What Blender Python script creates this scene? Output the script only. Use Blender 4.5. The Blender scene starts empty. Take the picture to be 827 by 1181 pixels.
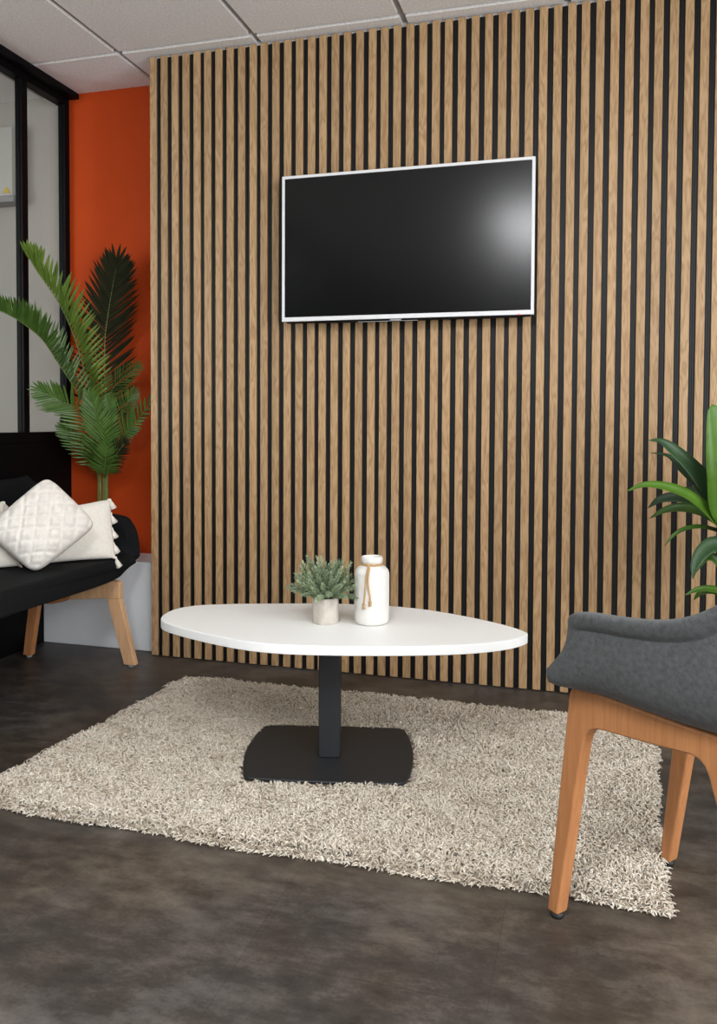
import bpy, bmesh, math, random
import numpy as np
from mathutils import Vector, Matrix

random.seed(7)
rng = np.random.default_rng(11)
scene = bpy.context.scene
COL = scene.collection
PI = math.pi

# ------------------------------------------------------------------ camera
CAM = np.array([1.7881, -3.1020, 1.0038])
YAW, PITCH, ROLL, FPX, CYPX = 0.2755, -0.0315, 0.0045, 948.4, 515.13
IW, IH = 827, 1181


def cam_axes():
    cy, sy = math.cos(YAW), math.sin(YAW)
    f = np.array([-sy * math.cos(PITCH), cy * math.cos(PITCH), math.sin(PITCH)])
    r = np.array([cy, sy, 0.0])
    u = np.cross(r, f)
    c, s = math.cos(ROLL), math.sin(ROLL)
    return c * r + s * u, -s * r + c * u, f


RT, UP, FW = cam_axes()


def at(x, y, Y):
    """point of the room seen at photo position (x, y), on the vertical plane at depth Y"""
    d = RT * ((x - IW / 2) / FPX) - UP * ((y - CYPX) / FPX) + FW
    return CAM + d * ((Y - CAM[1]) / d[1])


cd = bpy.data.cameras.new('camera')
cam = bpy.data.objects.new('camera', cd)
COL.objects.link(cam)
M = Matrix(((RT[0], UP[0], -FW[0], CAM[0]), (RT[1], UP[1], -FW[1], CAM[1]), (RT[2], UP[2], -FW[2], CAM[2]), (0, 0, 0, 1)))
cam.matrix_world = M
cd.sensor_fit = 'HORIZONTAL'
cd.sensor_width = 36.0
cd.lens = FPX / IW * 36.0
cd.shift_y = (CYPX - IH / 2) / IW
cd.clip_start = 0.05
scene.camera = cam

# ------------------------------------------------------------------ materials


def new_mat(name):
    m = bpy.data.materials.new(name)
    m.use_nodes = True
    nt = m.node_tree
    return m, nt, nt.nodes['Principled BSDF']


def N(nt, typ, **kw):
    n = nt.nodes.new(typ)
    for k, v in kw.items():
        if k in n.inputs:
            n.inputs[k].default_value = v
        else:
            setattr(n, k, v)
    return n


def L(nt, a, b):
    nt.links.new(a, b)


def ramp(nt, fac, stops):
    r = nt.nodes.new('ShaderNodeValToRGB')
    e = r.color_ramp.elements
    while len(e) < len(stops):
        e.new(0.5)
    for el, (p, c) in zip(e, stops):
        el.position = p
        el.color = (*c, 1)
    L(nt, fac, r.inputs[0])
    return r.outputs[0]


def coords(nt, scale=(1, 1, 1), kind='Object'):
    tc = N(nt, 'ShaderNodeTexCoord')
    mp = N(nt, 'ShaderNodeMapping')
    mp.inputs['Scale'].default_value = scale
    L(nt, tc.outputs[kind], mp.inputs[0])
    return mp.outputs[0]


def bump(nt, b, height, strength=0.3, dist=0.002):
    n = N(nt, 'ShaderNodeBump')
    n.inputs['Strength'].default_value = strength
    n.inputs['Distance'].default_value = dist
    L(nt, height, n.inputs['Height'])
    L(nt, n.outputs[0], b.inputs['Normal'])


def simple(name, col, rough=0.5, metal=0.0, spec=0.5, var=0.0, vscale=40, bmp=0.0, bscale=200, sheen=0.0):
    m, nt, b = new_mat(name)
    b.inputs['Base Color'].default_value = (*col, 1)
    b.inputs['Roughness'].default_value = rough
    b.inputs['Metallic'].default_value = metal
    b.inputs['Specular IOR Level'].default_value = spec
    if sheen:
        b.inputs['Sheen Weight'].default_value = sheen
        b.inputs['Sheen Roughness'].default_value = 0.5
    if var:
        n = N(nt, 'ShaderNodeTexNoise', Scale=vscale, Detail=4.0)
        L(nt, coords(nt), n.inputs['Vector'])
        c = ramp(nt, n.outputs['Fac'], [(0.3, tuple(v * (1 - var) for v in col)), (0.7, tuple(min(1, v * (1 + var)) for v in col))])
        L(nt, c, b.inputs['Base Color'])
    if bmp:
        n = N(nt, 'ShaderNodeTexNoise', Scale=bscale, Detail=3.0)
        L(nt, coords(nt), n.inputs['Vector'])
        bump(nt, b, n.outputs['Fac'], bmp)
    return m


def wood(name, dark, mid, light, axis=2, grain=28.0, along=1.1, rough=0.45, attr=None, rings=True):
    m, nt, b = new_mat(name)
    tc = N(nt, 'ShaderNodeTexCoord')
    sc = [grain] * 3
    sc[axis] = along
    mp = N(nt, 'ShaderNodeMapping')
    mp.inputs['Scale'].default_value = sc
    vec = tc.outputs['Object']
    if attr:
        at_ = N(nt, 'ShaderNodeAttribute')
        at_.attribute_name = attr
        cb = N(nt, 'ShaderNodeCombineXYZ')
        for i, k in enumerate((3.17, 1.7, 5.31)):
            mu = N(nt, 'ShaderNodeMath', operation='MULTIPLY')
            mu.inputs[1].default_value = k
            L(nt, at_.outputs['Fac'], mu.inputs[0])
            L(nt, mu.outputs[0], cb.inputs[i])
        ad = N(nt, 'ShaderNodeVectorMath', operation='ADD')
        L(nt, vec, ad.inputs[0])
        L(nt, cb.outputs[0], ad.inputs[1])
        vec = ad.outputs[0]
    L(nt, vec, mp.inputs[0])
    n1 = N(nt, 'ShaderNodeTexNoise', Scale=1.6, Detail=3.0, Roughness=0.5, Distortion=0.3)
    L(nt, mp.outputs[0], n1.inputs['Vector'])
    n2 = N(nt, 'ShaderNodeTexNoise', Scale=11.0, Detail=5.0, Roughness=0.65)
    L(nt, mp.outputs[0], n2.inputs['Vector'])
    fac = n1.outputs['Fac']
    # cathedral figure: contour lines of a stretched noise
    mul = N(nt, 'ShaderNodeMath', operation='MULTIPLY')
    mul.inputs[1].default_value = 9.0 if rings else 4.0
    L(nt, fac, mul.inputs[0])
    fr = N(nt, 'ShaderNodeMath', operation='PINGPONG')
    fr.inputs[1].default_value = 0.5
    L(nt, mul.outputs[0], fr.inputs[0])
    m1 = N(nt, 'ShaderNodeMath', operation='MULTIPLY')
    m1.inputs[1].default_value = 0.85 if rings else 0.5
    L(nt, fr.outputs[0], m1.inputs[0])
    m2 = N(nt, 'ShaderNodeMath', operation='MULTIPLY_ADD')
    m2.inputs[1].default_value = 0.55
    L(nt, n2.outputs['Fac'], m2.inputs[0])
    L(nt, m1.outputs[0], m2.inputs[2])
    c = ramp(nt, m2.outputs[0], [(0.18, dark), (0.48, mid), (0.78, light)])
    if attr:
        wn = N(nt, 'ShaderNodeTexWhiteNoise', noise_dimensions='1D')
        L(nt, at_.outputs['Fac'], wn.inputs['W'])
        hs = N(nt, 'ShaderNodeHueSaturation')
        mr = N(nt, 'ShaderNodeMapRange')
        mr.inputs['To Min'].default_value = 0.90
        mr.inputs['To Max'].default_value = 1.09
        L(nt, wn.outputs['Value'], mr.inputs['Value'])
        L(nt, mr.outputs[0], hs.inputs['Value'])
        L(nt, c, hs.inputs['Color'])
        c = hs.outputs[0]
    L(nt, c, b.inputs['Base Color'])
    b.inputs['Roughness'].default_value = rough
    b.inputs['Specular IOR Level'].default_value = 0.35
    bump(nt, b, n2.outputs['Fac'], 0.12, 0.0008)
    return m


MAT = {}
MAT['oak'] = wood('oak_veneer', (0.265, 0.152, 0.070), (0.400, 0.250, 0.126), (0.465, 0.306, 0.166), attr='slat_id', grain=17.0, along=2.1)
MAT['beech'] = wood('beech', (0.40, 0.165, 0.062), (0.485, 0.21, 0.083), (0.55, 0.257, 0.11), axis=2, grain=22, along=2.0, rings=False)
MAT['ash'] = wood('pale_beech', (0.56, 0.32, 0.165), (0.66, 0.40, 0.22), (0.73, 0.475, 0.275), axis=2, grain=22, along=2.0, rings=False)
MAT['black_felt'] = simple('black_backing', (0.007, 0.0075, 0.0085), 0.45, spec=0.35)
MAT['black_metal'] = simple('black_powder_coat', (0.003, 0.003, 0.0034), 0.45, spec=0.08, bmp=0.03, bscale=900)
MAT['anthracite'] = simple('anthracite_steel', (0.017, 0.0185, 0.021), 0.5, spec=0.4, bmp=0.08, bscale=700)
MAT['orange'] = simple('orange_paint', (0.50, 0.058, 0.008), 0.7, spec=0.15, var=0.03, vscale=6, bmp=0.1, bscale=350)
MAT['white_paint'] = simple('white_paint', (0.72, 0.71, 0.69), 0.6, spec=0.3, bmp=0.05, bscale=300)
MAT['side_paint'] = simple('warm_grey_paint', (0.40, 0.375, 0.345), 0.6, spec=0.2)
MAT['dim_room_grey'] = simple('dim_room_wall', (0.13, 0.13, 0.135), 0.6, spec=0.3)  # dimness of the room behind the camera put into the wall colour
MAT['ledge'] = simple('pale_grey_paint', (0.80, 0.815, 0.835), 0.5, var=0.03, vscale=5)
MAT['laminate'] = simple('white_laminate', (0.83, 0.83, 0.815), 0.42, spec=0.4, bmp=0.03, bscale=900)
MAT['silver'] = simple('silver_bezel', (0.70, 0.70, 0.71), 0.4)
MAT['grey_bit'] = simple('grey_plastic', (0.25, 0.25, 0.25), 0.4)
MAT['rubber'] = simple('black_rubber', (0.012, 0.012, 0.012), 0.6)
MAT['ceramic'] = simple('chalky_white_ceramic', (0.70, 0.68, 0.64), 0.5, var=0.05, vscale=25, bmp=0.08, bscale=60)
MAT['twine'] = simple('jute_twine', (0.46, 0.29, 0.135), 0.85, var=0.25, vscale=300, bmp=0.5, bscale=500)
MAT['soil'] = simple('dark_soil', (0.03, 0.02, 0.014), 0.95, var=0.4, vscale=120, bmp=0.8, bscale=150)
MAT['planter'] = simple('dark_planter', (0.02, 0.02, 0.021), 0.5)
MAT['yellow'] = simple('yellow_sticker', (0.55, 0.40, 0.03), 0.5)
MAT['cabinet'] = simple('white_enamel', (0.46, 0.45, 0.42), 0.4)
MAT['led_red'] = simple('red_indicator', (0.8, 0.03, 0.02), 0.4)
b_ = MAT['led_red'].node_tree.nodes['Principled BSDF']
b_.inputs['Emission Color'].default_value = (1, 0.06, 0.04, 1)
b_.inputs['Emission Strength'].default_value = 1.5


def mat_concrete_pot():
    m, nt, b = new_mat('concrete_pot')
    n = N(nt, 'ShaderNodeTexNoise', Scale=26.0, Detail=6.0, Roughness=0.6)
    L(nt, coords(nt, (1, 1, 0.6)), n.inputs['Vector'])
    c = ramp(nt, n.outputs['Fac'], [(0.3, (0.36, 0.315, 0.265)), (0.55, (0.50, 0.45, 0.395)), (0.75, (0.60, 0.55, 0.49))])
    L(nt, c, b.inputs['Base Color'])
    b.inputs['Roughness'].default_value = 0.85
    bump(nt, b, n.outputs['Fac'], 0.25, 0.001)
    return m


MAT['concrete'] = mat_concrete_pot()


def mat_fabric(name, c1, c2, scale=900.0, rough=0.9, sheen=0.2, bs=0.35):
    m, nt, b = new_mat(name)
    v = coords(nt)
    n = N(nt, 'ShaderNodeTexNoise', Scale=scale, Detail=2.0)
    L(nt, v, n.inputs['Vector'])
    n2 = N(nt, 'ShaderNodeTexNoise', Scale=scale * 0.16, Detail=3.0)
    L(nt, v, n2.inputs['Vector'])
    mx = N(nt, 'ShaderNodeMath', operation='MULTIPLY_ADD')
    mx.inputs[1].default_value = 0.5
    L(nt, n2.outputs['Fac'], mx.inputs[0])
    hm = N(nt, 'ShaderNodeMath', operation='MULTIPLY')
    hm.inputs[1].default_value = 0.5
    L(nt, n.outputs['Fac'], hm.inputs[0])
    L(nt, hm.outputs[0], mx.inputs[2])
    L(nt, ramp(nt, mx.outputs[0], [(0.36, c1), (0.64, c2)]), b.inputs['Base Color'])
    b.inputs['Roughness'].default_value = rough
    b.inputs['Specular IOR Level'].default_value = 0.2
    b.inputs['Sheen Weight'].default_value = sheen
    bump(nt, b, n.outputs['Fac'], bs, 0.001)
    return m


MAT['grey_felt'] = mat_fabric('grey_felt', (0.058, 0.061, 0.063), (0.108, 0.112, 0.114), 700, sheen=0.10)
MAT['black_cloth'] = mat_fabric('black_wool', (0.003, 0.0034, 0.004), (0.006, 0.0066, 0.0078), 800, sheen=0.0)
MAT['cream'] = mat_fabric('cream_cotton', (0.74, 0.695, 0.62), (0.83, 0.79, 0.72), 500, sheen=0.15, bs=0.25)
MAT['cream_tuft'] = mat_fabric('cream_tufting', (0.71, 0.665, 0.605), (0.83, 0.79, 0.735), 260, sheen=0.2, bs=0.7)


def mat_floor():
    m, nt, b = new_mat('dark_stone_vinyl')
    v = coords(nt)
    br = N(nt, 'ShaderNodeTexBrick', Scale=1.0)
    br.offset = 0.5
    br.inputs['Mortar Size'].default_value = 0.0008
    br.inputs['Brick Width'].default_value = 0.92
    br.inputs['Row Height'].default_value = 0.46
    br.inputs['Color1'].default_value = (0.35, 0.35, 0.35, 1)
    br.inputs['Color2'].default_value = (0.65, 0.65, 0.65, 1)
    br.inputs['Mortar'].default_value = (0.2, 0.2, 0.2, 1)
    rot = N(nt, 'ShaderNodeMapping')
    rot.inputs['Rotation'].default_value = (0, 0, PI / 2)
    rot.inputs['Location'].default_value = (0.13, 0.21, 0)
    L(nt, v, rot.inputs[0])
    L(nt, rot.outputs[0], br.inputs['Vector'])
    n1 = N(nt, 'ShaderNodeTexNoise', Scale=2.6, Detail=7.0, Roughness=0.62)
    n2 = N(nt, 'ShaderNodeTexNoise', Scale=12.0, Detail=10.0, Roughness=0.74)
    n3 = N(nt, 'ShaderNodeTexNoise', Scale=140.0, Detail=2.0)
    sv = N(nt, 'ShaderNodeMapping')
    sv.inputs['Scale'].default_value = (0.8, 1.5, 1)
    L(nt, v, sv.inputs[0])
    L(nt, v, n1.inputs['Vector'])
    L(nt, sv.outputs[0], n2.inputs['Vector'])
    L(nt, v, n3.inputs['Vector'])

    def mad(a, k, c):
        q = N(nt, 'ShaderNodeMath', operation='MULTIPLY_ADD')
        q.inputs[1].default_value = k
        L(nt, a, q.inputs[0])
        if isinstance(c, float):
            q.inputs[2].default_value = c
        else:
            L(nt, c, q.inputs[2])
        return q.outputs[0]
    f = mad(n1.outputs['Fac'], 0.62, -0.17)
    f = mad(n2.outputs['Fac'], 0.85, f)
    f = mad(n3.outputs['Fac'], 0.10, f)
    f = mad(br.outputs['Color'], 0.10, f)
    n4 = N(nt, 'ShaderNodeTexNoise', Scale=1.7, Detail=3.0)
    L(nt, rot.outputs[0], n4.inputs['Vector'])
    warm = ramp(nt, f, [(0.44, (0.022, 0.0165, 0.0128)), (0.61, (0.050, 0.039, 0.030)), (0.84, (0.130, 0.104, 0.080))])
    cool = ramp(nt, f, [(0.44, (0.020, 0.0175, 0.0165)), (0.61, (0.045, 0.040, 0.0365)), (0.84, (0.112, 0.102, 0.093))])
    mix = N(nt, 'ShaderNodeMix', data_type='RGBA')
    L(nt, ramp(nt, n4.outputs['Fac'], [(0.42, (0, 0, 0)), (0.58, (1, 1, 1))]), mix.inputs['Factor'])
    L(nt, warm, mix.inputs[6])
    L(nt, cool, mix.inputs[7])
    dm = N(nt, 'ShaderNodeMix', data_type='RGBA', blend_type='MULTIPLY')
    L(nt, ramp(nt, br.outputs['Fac'], [(0.0, (1, 1, 1)), (1.0, (0.8, 0.8, 0.8))]), dm.inputs[7])
    dm.inputs['Factor'].default_value = 1.0
    L(nt, mix.outputs[2], dm.inputs[6])
    L(nt, dm.outputs[2], b.inputs['Base Color'])
    L(nt, ramp(nt, n2.outputs['Fac'], [(0.3, (0.40,) * 3), (0.7, (0.52,) * 3)]), b.inputs['Roughness'])
    b.inputs['Specular IOR Level'].default_value = 0.42
    bump(nt, b, n3.outputs['Fac'], 0.08, 0.0006)
    return m


MAT['floor'] = mat_floor()


def mat_ceiling():
    m, nt, b = new_mat('mineral_fibre_tile')
    v = coords(nt)
    n = N(nt, 'ShaderNodeTexNoise', Scale=110.0, Detail=4.0, Roughness=0.7)
    L(nt, v, n.inputs['Vector'])
    L(nt, ramp(nt, n.outputs['Fac'], [(0.35, (0.70, 0.67, 0.655)), (0.6, (0.85, 0.82, 0.805))]), b.inputs['Base Color'])
    b.inputs['Roughness'].default_value = 0.95
    b.inputs['Specular IOR Level'].default_value = 0.1
    bump(nt, b, n.outputs['Fac'], 0.4, 0.002)
    return m


MAT['tile'] = mat_ceiling()
MAT['tee'] = simple('shaded_grid_tee', (0.34, 0.325, 0.32), 0.6)  # white tees coloured darker, the shade of the recess put into the colour


def mat_screen():
    m, nt, b = new_mat('tv_screen')
    b.inputs['Base Color'].default_value = (0.0015, 0.0015, 0.0016, 1)
    b.inputs['Roughness'].default_value = 0.185
    b.inputs['Specular IOR Level'].default_value = 0.42
    return m


MAT['screen'] = mat_screen()


def mat_glass():
    m, nt, b = new_mat('clear_glass')
    out = nt.nodes['Material Output']
    tr = N(nt, 'ShaderNodeBsdfTransparent')
    tr.inputs[0].default_value = (0.93, 0.95, 0.94, 1)
    gl = N(nt, 'ShaderNodeBsdfGlossy')
    gl.inputs['Roughness'].default_value = 0.03
    fr = N(nt, 'ShaderNodeFresnel', IOR=1.45)
    mx = N(nt, 'ShaderNodeMixShader')
    ge = N(nt, 'ShaderNodeNewGeometry')
    iv = N(nt, 'ShaderNodeMath', operation='SUBTRACT')
    iv.inputs[0].default_value = 1.0
    L(nt, ge.outputs['Backfacing'], iv.inputs[1])
    mu = N(nt, 'ShaderNodeMath', operation='MULTIPLY')
    L(nt, fr.outputs[0], mu.inputs[0])
    L(nt, iv.outputs[0], mu.inputs[1])
    L(nt, mu.outputs[0], mx.inputs[0])
    L(nt, tr.outputs[0], mx.inputs[1])
    L(nt, gl.outputs[0], mx.inputs[2])
    L(nt, mx.outputs[0], out.inputs[0])
    return m


MAT['glass'] = mat_glass()


def mat_leaf(name, c1, c2, rough=0.42, trans=0.12, scale=30, spec=0.4):
    m, nt, b = new_mat(name)
    at_ = N(nt, 'ShaderNodeAttribute')
    at_.attribute_name = 'rnd'
    n = N(nt, 'ShaderNodeTexNoise', Scale=scale, Detail=3.0)
    L(nt, coords(nt), n.inputs['Vector'])
    q = N(nt, 'ShaderNodeMath', operation='MULTIPLY_ADD')
    q.inputs[1].default_value = 0.5
    L(nt, n.outputs['Fac'], q.inputs[0])
    h = N(nt, 'ShaderNodeMath', operation='MULTIPLY')
    h.inputs[1].default_value = 0.55
    L(nt, at_.outputs['Fac'], h.inputs[0])
    L(nt, h.outputs[0], q.inputs[2])
    L(nt, ramp(nt, q.outputs[0], [(0.2, c1), (0.8, c2)]), b.inputs['Base Color'])
    b.inputs['Roughness'].default_value = rough
    b.inputs['Specular IOR Level'].default_value = spec
    b.inputs['Transmission Weight'].default_value = 0.0
    if trans:
        out = nt.nodes['Material Output']
        t = N(nt, 'ShaderNodeBsdfTranslucent')
        L(nt, b.inputs['Base Color'].links[0].from_socket, t.inputs[0])
        mx = N(nt, 'ShaderNodeMixShader')
        mx.inputs[0].default_value = trans
        L(nt, b.outputs[0], mx.inputs[1])
        L(nt, t.outputs[0], mx.inputs[2])
        L(nt, mx.outputs[0], out.inputs[0])
    return m


MAT['palm'] = mat_leaf('palm_green', (0.028, 0.075, 0.012), (0.095, 0.180, 0.030))
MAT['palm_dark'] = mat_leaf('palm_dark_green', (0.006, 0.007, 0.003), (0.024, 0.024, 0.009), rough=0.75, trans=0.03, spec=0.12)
MAT['palm_lime'] = mat_leaf('palm_fresh_green', (0.055, 0.110, 0.010), (0.145, 0.225, 0.028))
MAT['palm_stem'] = simple('palm_stem', (0.13, 0.17, 0.04), 0.55, var=0.25, vscale=60)
MAT['drac'] = mat_leaf('glossy_green', (0.018, 0.055, 0.004), (0.072, 0.165, 0.012), 0.42)
MAT['drac_dark'] = mat_leaf('glossy_dark_green', (0.008, 0.026, 0.009), (0.026, 0.064, 0.020), 0.48, trans=0.05)
MAT['sage'] = mat_leaf('sage_green', (0.165, 0.235, 0.150), (0.48, 0.555, 0.36), 0.7, 0.15, 60)


def mat_pile():
    m, nt, b = new_mat('wool_pile')
    at_ = N(nt, 'ShaderNodeAttribute')
    at_.attribute_name = 'rnd'
    L(nt, ramp(nt, at_.outputs['Fac'], [(0.0, (0.44, 0.365, 0.275)), (0.22, (0.63, 0.555, 0.455)), (0.7, (0.74, 0.675, 0.58)), (1.0, (0.82, 0.76, 0.67))]), b.inputs['Base Color'])
    b.inputs['Roughness'].default_value = 0.95
    b.inputs['Specular IOR Level'].default_value = 0.1
    return m


MAT['pile'] = mat_pile()
MAT['rug_base'] = simple('rug_backing', (0.45, 0.38, 0.30), 0.95, var=0.3, vscale=120)

# ------------------------------------------------------------------ mesh helpers


def wloc(o):
    v = Vector((0, 0, 0))
    while o is not None:
        v += o.location
        o = o.parent
    return v


def thing(name, label, cat, loc, group=None):
    o = bpy.data.objects.new(name, None)
    COL.objects.link(o)
    o.location = loc
    o.empty_display_size = 0.05
    o['label'] = label
    o['category'] = cat
    if group:
        o['group'] = group
    return o


def tag(o, label, cat, group=None):
    o['label'] = label
    o['category'] = cat
    if group:
        o['group'] = group
    return o


def struct(o):
    o['kind'] = 'structure'
    return o


def mk(name, V, F, mat, parent=None, smooth=False, bevel=0.0, seg=2, sub=0, solid=0.0, offs=0.0, angle=40, origin=None):
    """link one mesh object; V in room coordinates"""
    me = bpy.data.meshes.new(name)
    V = np.asarray(V, float)
    base = wloc(parent) if parent is not None else Vector(origin if origin is not None else (0, 0, 0))
    me.from_pydata([tuple(v) for v in (V - np.array(base))], [], [tuple(int(i) for i in f) for f in F])
    me.validate()
    bm = bmesh.new()
    bm.from_mesh(me)
    bmesh.ops.recalc_face_normals(bm, faces=bm.faces)
    bm.to_mesh(me)
    bm.free()
    o = bpy.data.objects.new(name, me)
    COL.objects.link(o)
    if parent is not None:
        o.parent = parent
    elif origin is not None:
        o.location = origin
    me.materials.append(MAT[mat])
    if solid:
        s = o.modifiers.new('solid', 'SOLIDIFY')
        s.thickness = solid
        s.offset = offs
    if sub:
        s = o.modifiers.new('sub', 'SUBSURF')
        s.levels = s.render_levels = sub
    if bevel:
        s = o.modifiers.new('bevel', 'BEVEL')
        s.width = bevel
        s.segments = seg
        s.limit_method = 'ANGLE'
        s.angle_limit = math.radians(30)
    if smooth or bevel:
        me.polygons.foreach_set('use_smooth', [True] * len(me.polygons))
        if bevel and not sub:
            s = o.modifiers.new('wn', 'WEIGHTED_NORMAL')
            s.keep_sharp = True
    return o


class MB:
    def __init__(s):
        s.V, s.F, s.R = [], [], []

    def add(s, V, F, r=0.0):
        n = len(s.V)
        s.V += [tuple(v) for v in V]
        s.F += [tuple(i + n for i in f) for f in F]
        s.R += [r] * len(V)

    def box(s, a, b, r=0.0):
        x0, y0, z0 = a
        x1, y1, z1 = b
        s.add([(x0, y0, z0), (x1, y0, z0), (x1, y1, z0), (x0, y1, z0), (x0, y0, z1), (x1, y0, z1), (x1, y1, z1), (x0, y1, z1)],
              [(0, 3, 2, 1), (4, 5, 6, 7), (0, 1, 5, 4), (1, 2, 6, 5), (2, 3, 7, 6), (3, 0, 4, 7)], r)

    def prism(s, poly, off, r=0.0):
        """poly: 3-D outline, off: extrusion vector"""
        n = len(poly)
        P = [np.array(p, float) for p in poly]
        o = np.array(off, float)
        s.add(P + [p + o for p in P], [tuple(range(n))[::-1], tuple(range(n, 2 * n))] + [(i, (i + 1) % n, n + (i + 1) % n, n + i) for i in range(n)], r)

    def lathe(s, prof, c, n=48, r=0.0, cap=False):
        V, F = [], []
        for (rad, z) in prof:
            for k in range(n):
                a = 2 * PI * k / n
                V.append((c[0] + rad * math.cos(a), c[1] + rad * math.sin(a), c[2] + z))
        for i in range(len(prof) - 1):
            for k in range(n):
                F.append((i * n + k, i * n + (k + 1) % n, (i + 1) * n + (k + 1) % n, (i + 1) * n + k))
        if cap:
            F.append(tuple(range(n))[::-1])
            F.append(tuple((len(prof) - 1) * n + k for k in range(n)))
        s.add(V, F, r)

    def tube(s, pts, rads, n=8, r=0.0):
        P = [np.array(p, float) for p in pts]
        V, F = [], []
        for i, p in enumerate(P):
            t = P[min(i + 1, len(P) - 1)] - P[max(i - 1, 0)]
            t /= np.linalg.norm(t) + 1e-9
            a = np.cross(t, (0, 0, 1.0)) if abs(t[2]) < 0.9 else np.cross(t, (1.0, 0, 0))
            a /= np.linalg.norm(a)
            b = np.cross(t, a)
            rr = rads[i] if hasattr(rads, '__len__') else rads
            for k in range(n):
                q = 2 * PI * k / n
                V.append(p + rr * (math.cos(q) * a + math.sin(q) * b))
        for i in range(len(P) - 1):
            for k in range(n):
                F.append((i * n + k, i * n + (k + 1) % n, (i + 1) * n + (k + 1) % n, (i + 1) * n + k))
        F.append(tuple(range(n))[::-1])
        F.append(tuple((len(P) - 1) * n + k for k in range(n)))
        s.add(V, F, r)

    def build(s, name, mat, parent=None, attr=None, **kw):
        o = mk(name, s.V, s.F, mat, parent, **kw)
        if attr:
            a = o.data.attributes.new(attr, 'FLOAT', 'POINT')
            a.data.foreach_set('value', s.R)
        return o


def catmull(P, n, closed=False):
    P = np.asarray(P, float)
    m = len(P)
    out = []
    segs = m if closed else m - 1
    for t in np.linspace(0, segs, n, endpoint=not closed):
        i = min(int(t), segs - 1)
        f = t - i
        g = lambda k: P[k % m] if closed else P[min(max(k, 0), m - 1)]
        p0, p1, p2, p3 = g(i - 1), g(i), g(i + 1), g(i + 2)
        if not closed:
            if i == 0:
                p0 = 2 * p1 - p2
            if i == m - 2:
                p3 = 2 * p2 - p1
        out.append(0.5 * ((2 * p1) + (p2 - p0) * f + (2 * p0 - 5 * p1 + 4 * p2 - p3) * f ** 2 + (-p0 + 3 * p1 - 3 * p2 + p3) * f ** 3))
    return np.array(out)


# ------------------------------------------------------------------ room shell
H = 2.518
XL, XR, YB, YF = -0.577, 3.35, 0.271, -6.2
SX = -2.9            # far side of the neighbouring room

mb = MB()
mb.box((SX - 0.1, YF - 0.1, -0.1), (XR + 0.1, YB + 0.1, 0))
struct(mb.build('floor', 'floor'))

# ceiling: tiles hang slightly below a recessed grid
TX0, TY0, TS, GAP = -0.1134, -0.0564, 0.6, 0.025
panels = {(2, 5), (2, 6)}          # cells that hold lamps: (column, row)
panels |= {(-3, 2), (-3, 5)}  # unseen panels added to light the neighbouring room
tiles = MB()
for i in range(-5, 6):
    for j in range(-1, 11):
        x0, x1 = TX0 + TS * i, TX0 + TS * (i + 1)
        y1, y0 = TY0 - TS * j, TY0 - TS * (j + 1)
        x0, x1, y0, y1 = x0 + GAP / 2, x1 - GAP / 2, y0 + GAP / 2, y1 - GAP / 2
        x0, x1, y0, y1 = max(x0, SX), min(x1, XR), max(y0, YF), min(y1, YB)
        if x1 - x0 < 0.02 or y1 - y0 < 0.02 or (i, j) in panels:
            continue
        tiles.box((x0, y0, H), (x1, y1, H + 0.025))
ceil = tiles.build('ceiling', 'tile')
struct(ceil)
mb = MB()
mb.box((SX - 0.1, YF - 0.1, H + 0.013), (XR + 0.1, YB + 0.1, H + 0.0245))
grid = mb.build('ceiling_grid', 'tee', ceil)

# back wall: built-out block that carries the slats, and the recessed orange wall
mb = MB()
mb.box((0.004, 0.024, 0), (XR, YB + 0.1, H + 0.02))
struct(mb.build('wall_back', 'white_paint'))
mb = MB()
mb.box((XL - 0.02, YB, 0), (0.004, YB + 0.1, H + 0.02))
struct(mb.build('wall_back_left', 'orange'))
mb = MB()
mb.box((SX - 0.1, YB, 0), (XL - 0.02, YB + 0.1, H + 0.02))
struct(mb.build('wall_side_room_back', 'side_paint'))
mb = MB()
mb.box((SX - 0.1, YF, 0), (SX, -5.2, H + 0.02))
mb.box((SX - 0.1, -2.0, 0), (SX, YB, H + 0.02))
mb.box((SX - 0.1, -5.2, 0), (SX, -2.0, 0.6))
mb.box((SX - 0.1, -5.2, 2.3), (SX, -2.0, H + 0.02))
struct(mb.build('wall_side_room_left', 'side_paint'))
mb = MB()
for yy in (-5.2, -3.62, -2.05):
    mb.box((SX - 0.08, yy, 0.6), (SX - 0.02, yy + 0.05, 2.3))
mb.box((SX - 0.08, -5.2, 0.6), (SX - 0.02, -2.0, 0.65))
mb.box((SX - 0.08, -5.2, 2.25), (SX - 0.02, -2.0, 2.3))
win = struct(mb.build('fill_window_2', 'white_paint'))  # unseen window, added as the source of the fill from the left
mb = MB()
mb.box((SX - 0.055, -5.17, 0.63), (SX - 0.05, -2.03, 2.27))
mb.build('pane', 'glass', win)
VY0, VY1, VZ0, VZ1 = -5.4, -1.3, 0.35, 2.4
mb = MB()
mb.box((XR, YF, 0), (XR + 0.1, VY0, H + 0.02))
mb.box((XR, VY1, 0), (XR + 0.1, YB + 0.1, H + 0.02))
mb.box((XR, VY0, 0), (XR + 0.1, VY1, VZ0))
mb.box((XR, VY0, VZ1), (XR + 0.1, VY1, H + 0.02))
struct(mb.build('wall_right', 'white_paint'))
mb = MB()
for k in range(4):
    yy = VY0 + (VY1 - VY0 - 0.05) * k / 3
    mb.box((XR + 0.03, yy, VZ0), (XR + 0.09, yy + 0.05, VZ1))
mb.box((XR + 0.03, VY0, VZ0), (XR + 0.09, VY1, VZ0 + 0.05))
mb.box((XR + 0.03, VY0, VZ1 - 0.05), (XR + 0.09, VY1, VZ1))
win = struct(mb.build('window_1', 'white_paint'))
mb = MB()
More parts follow.
